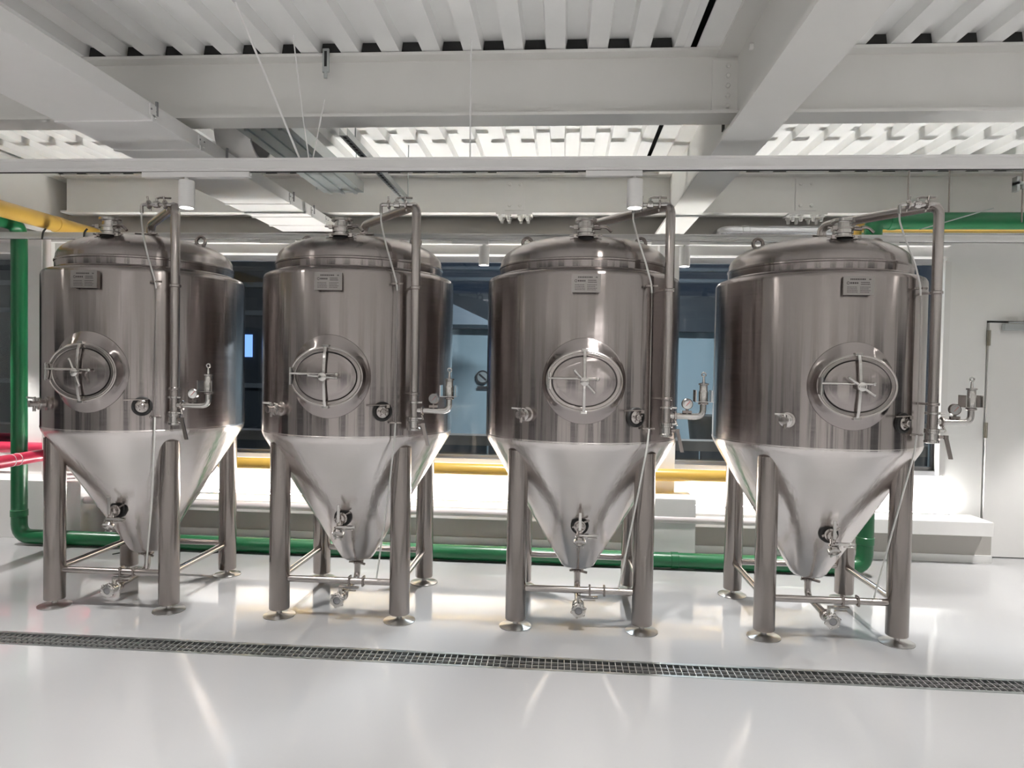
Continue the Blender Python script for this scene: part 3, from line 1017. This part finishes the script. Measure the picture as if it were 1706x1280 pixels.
    rk = MB().stack(cp, (0, -1, 0), [(0.054, 0), (0.054, 0.026), (0.048, 0.030), (0.040, 0.030)], 28).build('racking_port', 'black_rubber', T)
    rkb = MB().tube([cp + Vector((0, 0.0, 0)), cp + Vector((0, -0.075, 0)), cp + Vector((0, -0.105, -0.075))], 0.018, 16, 0.03)
    clampring(rkb, cp + Vector((0, -0.046, 0)), (0, -1, 0), 0.036, 0.018)
    rkb.stack(cp + Vector((0, -0.055, 0)), (0, -1, 0), [(0.020, 0), (0.028, 0.004), (0.028, 0.026), (0.020, 0.03)], 20)
    clampring(rkb, cp + Vector((0, -0.098, -0.05)), (0, -0.35, -0.9), 0.030, 0.014)
    rkb.cyl(cp + Vector((0.02, -0.04, 0.02)), cp + Vector((0.055, -0.045, 0.038)), 0.007, 8)
    rkb.cyl(cp + Vector((-0.02, -0.04, 0.0)), cp + Vector((-0.045, -0.045, -0.01)), 0.007, 8)
    rko = rkb.build('racking_valve', 'pipe_steel', T)
    MB().box(-0.009, 0.009, -0.408, -0.398, 0.592, 0.700).build('upright_lever', 'polished_steel', rko, bevel=0.002)
    MB().box(-0.006, 0.108, -0.427, -0.400, 0.564, 0.576).box(0.045, 0.10, -0.433, -0.413, 0.553, 0.558).build('valve_lever', 'polished_steel', rko, bevel=0.002)
    cg = MB().stack(cp + Vector((0, -0.100, -0.072)), (0, -0.75, -0.66), [(0.022, 0), (0.036, 0.004), (0.036, 0.022), (0.028, 0.026), (0.018, 0.026), (0.014, 0.018), (0, 0.018)], 24)
    for k in range(6):
        b2 = 2 * PI * k / 6
        e = cp + Vector((0.034 * math.cos(b2), -0.110, -0.083 + 0.034 * math.sin(b2)))
        cg.sphere(e, 0.0065, 8, 6)
    cg.build('outlet_cap', 'polished_steel', rko)
    # bottom outlet -----------------------------------------------------------------------------
    bo = MB().stack((0, 0, 0.275), (0, 0, -1), [(0.024, 0), (0.024, 0.03), (0.024, 0.05)], 20)
    bo.tube([(0, 0, 0.235), (0, 0, 0.135), (0, -0.33, 0.120)], 0.020, 16, 0.06)
    boo = bo.build('bottom_outlet', 'pipe_steel', T)
    oc = MB()
    clampring(oc, (0, 0, 0.245), (0, 0, 1), 0.040, 0.016)
    oc.cyl((0.02, -0.03, 0.245), (0.062, -0.035, 0.236), 0.008, 8)
    oc.cyl((-0.03, -0.02, 0.245), (-0.05, -0.025, 0.245), 0.007, 8)
    oc.build('clamp', 'leg_steel', boo)
    oc = MB()
    clampring(oc, (0, -0.31, 0.121), (0, 1, 0), 0.036, 0.016)
    oc.build('clamp', 'leg_steel', boo)
    dv = MB().stack((0, -0.325, 0.121), (0, -1, 0), [(0.022, 0), (0.034, 0.004), (0.034, 0.014), (0.028, 0.018), (0.028, 0.05), (0.034, 0.052), (0.034, 0.062), (0.024, 0.066)], 24)
    dv.cyl((0, -0.352, 0.14), (0, -0.352, 0.188), 0.011, 12)
    dvo = dv.build('drain_valve', 'polished_steel', boo)
    MB().box(-0.008, 0.115, -0.364, -0.340, 0.178, 0.190).box(0.03, 0.10, -0.372, -0.352, 0.165, 0.170).build('valve_lever', 'polished_steel', boo, bevel=0.002)
    ec = MB().stack((0, -0.39, 0.121), (0, -1, 0), [(0.026, 0), (0.040, 0.004), (0.042, 0.012), (0.042, 0.026), (0.036, 0.030), (0.022, 0.030), (0.020, 0.022), (0, 0.022)], 28)
    for k in range(6):
        b2 = 2 * PI * k / 6 + 0.3
        ec.sphere((0.041 * math.cos(b2), -0.412, 0.121 + 0.041 * math.sin(b2)), 0.009, 8, 6)
    eco = ec.build('outlet_cap', 'polished_steel', boo)
    MB().stack((0, -0.4125, 0.121), (0, -1, 0), [(0.0, 0), (0.020, 0), (0.020, 0.004), (0, 0.004)], 20).build('cap_glass', 'frame_grey', boo)
    # small side clamps on the front brace
    for xx in (0.065, 0.15):
        MB().box(xx - 0.006, xx + 0.006, -A - 0.024, -A + 0.024, 0.205, 0.262).build('brace_clip', 'leg_steel', T, bevel=0.002)
    return T, hwo


TX = [-2.785, -1.3315, 0.122, 1.5755]
TLAB = ['stainless steel conical tank at the left end of the row, nearest the green riser',
        'second stainless steel conical tank from the left in the row of four',
        'third stainless steel conical tank from the left in the row of four',
        'stainless steel conical tank at the right end of the row, nearest the white door']
WHEEL = [68, 4, 48, 35]
proto, _ = make_tank()
index_kids()
for i in range(4):
    t = proto if i == 0 else copy_tree(proto)
    t.location = (TX[i], 4.457, 0)
    tag(t, TLAB[i], 'tank', 'row of stainless steel conical tanks')
bpy.context.view_layer.update()
for o in bpy.data.objects:
    if o.name.startswith('hand_wheel'):
        k = min(range(4), key=lambda i_: abs(TX[i_] - o.matrix_world.translation.x))
        o.rotation_euler = (0, math.radians(WHEEL[k]), 0)


# ------------------------------------------------------------------ pipes along the back
def pipe(name, pts, r, mat, label, bend=0.1, collars=(), seg=24, cat='pipe'):
    e = empty(name, pts[0])
    P0 = Vector(pts[0])
    MB().tube([Vector(a) - P0 for a in pts], r, seg, bend).build('pipe_run', mat, e)
    for c, ax in collars:
        MB().stack(Vector(c) - P0 - Vector(ax).normalized() * 0.03, ax, [(r, 0), (r * 1.08, 0.004), (r * 1.08, 0.056), (r, 0.06)], seg).build('coupling', mat, e)
    tag(e, label, cat)
    return e


pipe('green_pipe', [(-4.507, 3.0, 2.66), (-4.507, 5.42, 2.66), (-4.507, 5.42, 0.064), (2.334, 5.42, 0.064), (2.334, 5.42, 0.50)], 0.060, 'green_pipe', 'green pipe dropping at far left and running along the floor behind the tanks', 0.11,
     [((-4.507, 5.42, 0.26), (0, 0, 1)), ((2.334, 5.42, 0.27), (0, 0, 1)), ((-2.2, 5.42, 0.064), (1, 0, 0)), ((0.9, 5.42, 0.064), (1, 0, 0))])
pipe('white_pipe', [(-4.455, 5.66, 2.64), (-4.455, 5.66, 0.333), (1.95, 5.66, 0.333)], 0.032, 'white_pipe', 'slim white pipe dropping at far left and running along the window bench', 0.07,
     [((-4.455, 5.66, 0.43), (0, 0, 1)), ((-0.1, 5.66, 0.333), (1, 0, 0))])
pipe('yellow_pipe', [(-3.0, 5.86, 0.664), (2.1, 5.86, 0.664)], 0.052, 'yellow_pipe', 'yellow pipe running under the windows behind the tanks', 0.1,
     [((-1.9, 5.86, 0.664), (1, 0, 0)), ((0.35, 5.86, 0.664), (1, 0, 0))])
pipe('red_pipe', [(-6.9, 5.88, 0.745), (-4.25, 5.88, 0.745)], 0.050, 'red_pipe', 'straight red pipe behind the green riser under the left window')
pipe('red_pipe', [(-4.375, 3.6, 0.735), (-4.375, 5.54, 0.735), (-4.0, 5.54, 0.735)], 0.050, 'red_pipe', 'red pipe coming forward past the green riser with white rings', 0.09)
o = bpy.data.objects['red_pipe.001']
for yy in (5.17, 5.235):
    MB().stack((0, yy - 3.6, 0), (0, 1, 0), [(0.050, 0), (0.0525, 0.002), (0.0525, 0.006), (0.050, 0.008)], 24).build('ring', 'white_pipe', o)
pipe('yellow_pipe', [(-4.20, 3.0, 2.665), (-4.20, 5.98, 2.668), (-4.20, 5.98, 2.50)], 0.062, 'yellow_pipe', 'yellow pipe high at far left, coming forward under the ceiling', 0.12,
     [((-4.20, 5.45, 2.667), (0, 1, 0))])
pipe('green_pipe', [(2.41, 5.62, 2.62), (2.41, 5.62, 2.745), (5.5, 5.62, 2.75)], 0.066, 'green_pipe', 'green pipe high at far right above the silver duct', 0.08,
     [((2.55, 5.62, 2.745), (1, 0, 0))])
pipe('yellow_pipe', [(2.33, 5.725, 2.60), (2.33, 5.725, 2.722), (5.5, 5.725, 2.722)], 0.034, 'yellow_pipe', 'thin yellow pipe tucked under the high green pipe at right', 0.06)
pipe('silver_duct', [(1.30, 6.0, 2.69), (1.30, 5.835, 2.69), (5.5, 5.835, 2.69)], 0.056, 'silver_wrap', 'silver foil wrapped duct high behind the rightmost tank', 0.1, [((1.48, 5.835, 2.69), (1, 0, 0))], cat='duct')
for (x, label) in ((-4.17, 'black tie looped round the rail beside the green pipe top'), (-3.82, 'black tie looped round the rail beside the yellow pipe elbow')):
    tag(MB().tube([(x + 0.02, 5.262, 2.595), (x, 5.258, 2.57), (x - 0.012, 5.262, 2.508)], 0.007, 8, 0.02).build('cable_tie', 'black_rubber'), label, 'tie')

# ------------------------------------------------------------------ cable trunking on the left
ct = empty('cable_trunking', (-2.26, 0, 2.72))
joints = [-4.4, -2.2, -0.4, 1.4, 3.25, 3.70, 4.22, 4.96, 5.40, 5.73, 6.0]
for a, b_ in zip(joints[:-1], joints[1:]):
    MB().box(-0.245, 0.245, a + 0.004, b_ - 0.004, 0.0, 0.085).build('section', 'white_metal', ct, bevel=0.004)
for j in joints[1:-1]:
    s = MB().box(-0.252, 0.252, j - 0.012, j + 0.012, -0.006, 0.03).build('joint_strip', 'white_metal', ct, bevel=0.002)
    MB().box(0.245, 0.252, j - 0.03, j + 0.03, 0.02, 0.075).build('joint_plate', 'white_metal', ct, smooth=False)
    for q in (-0.022, 0.022):
        MB().stack((0.252, j + q, 0.05), (1, 0, 0), [(0.005, 0), (0.005, 0.003), (0, 0.004)], 8).build('screw', 'frame_grey', ct)
for yy in (3.27, 3.98, 5.0, 5.42):
    MB().box(0.246, 0.256, yy, yy + 0.012, 0.03, 0.10).build('latch', 'frame_grey', ct, smooth=False)
tag(ct, 'wide white cable trunking running away under the ceiling on the left', 'trunking')

# round duct mouth beside the trunking
rd = empty('round_duct', (-1.93, 4.22, 2.98))
MB().stack((-0.2, 0, 0), (1, 0, 0), [(0.15, 0), (0.165, 0), (0.165, 0.22), (0.15, 0.22), (0.15, 0)], 40).build('duct_wall', 'white_metal', rd)
MB().stack((-0.19, 0, 0), (1, 0, 0), [(0.149, 0), (0.149, 0.02), (0, 0.02)], 40).build('mesh_screen', 'frame_grey', rd)
tag(rd, 'short round white duct mouth above the cable trunking', 'duct')

# galvanised cable tray and perforated strut
tr_ = empty('cable_tray', (-1.72, 4.55, 2.88))
MB().box(-0.16, 0.16, -0.72, 0.72, 0, 0.003).box(-0.16, -0.157, -0.72, 0.72, 0.003, 0.08).box(0.157, 0.16, -0.72, 0.72, 0.003, 0.08).build('tray', 'galvanised', tr_, smooth=False)
for xx in (-0.1, 0.0, 0.1):
    MB().box(xx - 0.012, xx + 0.012, -0.72, 0.72, -0.012, 0.0).build('rib', 'galvanised', tr_, smooth=False)
for yy in (-0.55, 0.55):
    for xx in (-0.15, 0.15):
        MB().cyl((xx, yy, -0.02), (xx, yy, 0.33), 0.004, 8).build('hanger_rod', 'galvanised', tr_)
tag(tr_, 'wide galvanised cable tray hung under the deck above the second tank', 'cable tray')

st = empty('strut_channel', (-1.185, 4.45, 2.765))
MB().box(-0.022, 0.022, -0.83, 0.83, 0.0, 0.003).box(-0.022, -0.0195, -0.83, 0.83, 0.003, 0.04).box(0.0195, 0.022, -0.83, 0.83, 0.003, 0.04).build('channel', 'galvanised', st, smooth=False)
sl0 = None
y = -0.80
while y < 0.8:
    if sl0 is None:
        sl0 = MB().box(-0.008, 0.008, -0.018, 0.018, -0.0015, 0.0005).build('slot', 'black_rubber', st, smooth=False)
        o = sl0
    else:
        o = sl0.copy()
        COL.objects.link(o)
    o.location.y = y
    y += 0.052
for yy in (-0.62, 0.70):
    MB().cyl((0, yy, 0.0), (0, yy, 0.45), 0.004, 8).build('hanger_rod', 'galvanised', st)
tag(st, 'slotted galvanised strut pointing at the pipe of the second tank', 'strut')


def rod(pts, r, mat, label, name='hanger_rod', cat='rod'):
    tag(MB().tube(pts, r, 8).build(name, mat), label, cat)


rod([(-0.491, 3.50, 3.21), (-0.495, 3.55, 2.618)], 0.004, 'white_metal', 'thin white hanger wire above the gap of the second and third tanks', 'hanger_wire', 'wire')
rod([(-1.534, 3.111, 3.21), (-1.393, 3.55, 2.618)], 0.0055, 'white_metal', 'slanting white brace wire from the deck to the near rail', 'brace_wire', 'wire')
rod([(-1.387, 3.425, 3.21), (-1.37, 3.50, 2.887), (-1.345, 3.55, 2.618)], 0.0035, 'white_metal', 'thin bent white wire right of the slanting brace wire', 'hanger_wire', 'wire')
rod([(-1.265, 3.55, 2.93), (-1.325, 3.55, 2.618)], 0.0035, 'white_metal', 'short white wire below the beam clamp', 'hanger_wire', 'wire')
rod([(2.66, 5.6, 3.21), (2.655, 5.6, 2.90)], 0.006, 'leg_steel', 'dark rod hanging left of the two over the high green pipe')
rod([(2.958, 5.6, 3.21), (2.964, 5.6, 2.80)], 0.006, 'leg_steel', 'dark rod hanging right of the two over the high green pipe')
bc = empty('beam_clamp', (-1.277, 3.60, 3.09))
MB().box(-0.018, 0.018, -0.008, 0.006, 0.0, 0.125).build('clamp_body', 'galvanised', bc, bevel=0.003)
MB().box(-0.007, 0.007, -0.0095, -0.008, 0.03, 0.11).build('slot', 'dark_void', bc, smooth=False)
MB().cyl((0, -0.004, -0.03), (0, -0.004, 0.0), 0.010, 10).build('bolt', 'galvanised', bc)
tag(bc, 'small galvanised clamp on the edge of the near crossbeam', 'clamp')
# bracket top right
bk = empty('ceiling_bracket', (3.44, 5.5, 2.99))
MB().box(-0.06, 0.08, -0.03, 0.03, 0.0, 0.02).box(-0.06, -0.04, -0.03, 0.03, -0.05, 0.06).build('plate', 'galvanised', bk, smooth=False)
MB().cyl((0.0, 0, -0.28), (0.0, 0, 0.22), 0.006, 8).build('hanger_rod', 'leg_steel', bk)
MB().stack((0, 0, -0.03), (0, 0, 1), [(0.018, 0), (0.018, 0.03), (0, 0.03)], 6).build('nut', 'galvanised', bk, smooth=False)
tag(bk, 'dark bracket with rod at the top right edge', 'bracket')
sb = MB().box(3.0, 3.35, 5.60, 5.635, 2.77, 2.775)
lad = empty('wire_ladder', (2.72, 5.52, 2.66))
for s in (-0.012, 0.012):
    MB().cyl((0, s, 0), (0.52, s, 0.16), 0.004, 8).build('side_wire', 'galvanised', lad)
for k in range(12):
    u_ = (k + 0.5) / 12
    MB().cyl((0.52 * u_, -0.012, 0.16 * u_), (0.52 * u_, 0.012, 0.16 * u_), 0.003, 6).build('rung', 'galvanised', lad)
tag(lad, 'small slanting wire ladder tray before the high green pipe', 'cable tray')

# sockets, sensor with cable
for (x, z, label) in ((2.985, 0.515, 'grey framed socket on the bright wall right of the last tank'), (-2.651, 0.498, 'grey framed socket on the bright wall between the first two tanks')):
    s = empty('wall_socket', (x, 6.15, z))
    MB().box(-0.042, 0.042, -0.014, 0.0, -0.06, 0.06).build('frame', 'frame_grey', s, bevel=0.003)
    MB().box(-0.03, 0.03, -0.017, -0.014, -0.04, 0.04).build('faceplate', 'white_paint', s, smooth=False)
    tag(s, label, 'socket')
s = empty('wall_sensor', (-3.24, 6.15, 0.455))
MB().stack((0, 0, 0), (0, -1, 0), [(0.04, 0), (0.04, 0.02), (0.03, 0.035), (0, 0.035)], 20).build('housing', 'frame_grey', s)
MB().tube([(0, -0.03, 0.0), (-0.02, -0.10, -0.06), (-0.02, -0.30, -0.20), (-0.10, -0.42, -0.16), (-0.06, -0.58, -0.22), (-0.10, -0.80, -0.26), (-0.14, -0.92, -0.42), (-0.3, -0.95, -0.448)], 0.0045, 8, 0.08).build('cable', 'black_rubber', s)
tag(s, 'dark round wall sensor with a thin black cable behind the leftmost tank', 'sensor')

# ------------------------------------------------------------------ yard beyond the glass
yard = struct(MB().box(-16, 14, 6.36, 24, -0.4, -0.1).build('ground_yard', 'yard_paving', smooth=False))
bl = empty('pale_building', (0.5, 13.0, -0.1))
MB().box(-2.6, 5.5, 0, 0.3, 0, 2.35).build('wall', 'pale_render', bl, smooth=False)
MB().box(-2.8, 5.7, -0.25, 0.3, 2.35, 3.0).build('fascia', 'dark_render', bl, smooth=False)
for z in (3.25, 3.45, 3.65):
    MB().cyl((-2.8, -0.4, z), (5.7, -0.4, z), 0.04, 10).build('roof_rail', 'roof_sheet', bl)
for xx in (-1.6, -0.9, 0.4, 1.4, 2.6):
    MB().cyl((xx, -0.3, 2.1), (xx, -0.3, 3.2), 0.03, 8).build('drop_post', 'roof_sheet', bl)
tag(bl, 'pale blue building across the yard seen between the right hand tanks', 'building')
pw = empty('low_yard_wall', (-2.0, 7.05, -0.1))
MB().box(-4.5, 7.0, -0.05, 0.15, 0.84, 0.94).build('wall_cap', 'trim_brown', pw, smooth=False)
for k in range(16):
    MB().box(-4.5 + k * 0.72, -4.5 + k * 0.72 + 0.69, 0.0, 0.1, 0.0, 0.84).build('panel', 'dark_render', pw, smooth=False)
tag(pw, 'low dark panelled wall with brown cap just outside the glass', 'wall')
cn_ = empty('gable_canopy', (-2.15, 11.0, 2.22))
MB().extrude([(-1.1, 0, 0), (1.1, 0, 0), (0, 0, 0.5)], (0, 0.85, 0)).build('roof', 'roof_sheet', cn_, smooth=False)
for xx in (-1.0, 1.0):
    MB().cyl((xx, 0.1, -2.32), (xx, 0.1, 0), 0.035, 8).build('post', 'frame_grey', cn_)
tag(cn_, 'grey gabled canopy outside between the second and third tanks', 'canopy')
dk = empty('dark_building', (-6.5, 12.0, -0.1))
MB().box(-5.5, 3.4, 0, 3.0, 0, 4.2).build('wall', 'dark_render', dk, smooth=False)
MB().box(-0.05, 0.95, -0.02, 0.0, 1.75, 2.15).build('lit_window', 'blue_window', dk, smooth=False)
for z in (1.2, 2.5, 3.0):
    MB().box(-5.5, 3.4, -0.06, 0.0, z, z + 0.08).build('ledge', 'frame_grey', dk, smooth=False)
tag(dk, 'dark building with one blue lit window beyond the left glass', 'building')
sg = empty('round_sign', (-1.5, 12.96, 1.35))
MB().stack((0, 0, 0), (0, -1, 0), [(0.13, 0), (0.13, 0.02), (0.11, 0.02), (0.11, 0.012), (0, 0.012)], 28).build('disc', 'ink', sg)
MB().stack((0, -0.013, 0), (0, -1, 0), [(0.10, 0), (0.10, 0.002), (0, 0.002)], 28).build('face', 'dial_white', sg)
MB().box(-0.09, 0.09, -0.02, -0.016, -0.018, 0.018, Matrix.Rotation(math.radians(40), 4, 'Y')).build('bar', 'ink', sg, smooth=False)
MB().box(-0.1, 0.1, -0.01, 0.0, -0.23, -0.17).build('caption_plate', 'ink', sg, smooth=False)
tag(sg, 'small round dark sign on the pale wall seen past the second tank', 'sign')
bn = empty('black_bin', (2.05, 10.0, -0.1))
MB().stack((0, 0, 0.55), (0, 0, 1), [(0.0, 0), (0.20, 0), (0.25, 0.42), (0.27, 0.42), (0.27, 0.46), (0, 0.46)], 20).build('bin', 'black_rubber', bn)
for xx, yy in ((-0.16, -0.16), (0.16, -0.16), (-0.16, 0.16), (0.16, 0.16)):
    MB().cyl((xx, yy, 0), (xx, yy, 0.55), 0.02, 8).build('leg', 'frame_grey', bn)
tag(bn, 'black bin on a stand outside past the third tank', 'bin')
# unseen lamp added to brighten the pale wall across the yard
yl = empty('yard_fill', (0.6, 9.2, -0.1))
MB().box(-0.9, 0.9, -0.06, 0.06, 3.9, 3.95).build('housing', 'frame_grey', yl, smooth=False)
MB().box(-0.88, 0.88, -0.05, 0.05, 3.89, 3.9).build('tube', 'yard_fill_glow', yl, smooth=False)
MB().lathe([(0.05, 0), (0.05, 0.05), (0.03, 0.06), (0.03, 3.9)], 12).build('post', 'frame_grey', yl)
tag(yl, 'unseen linear lamp on a post, added to light the yard', 'lamp')
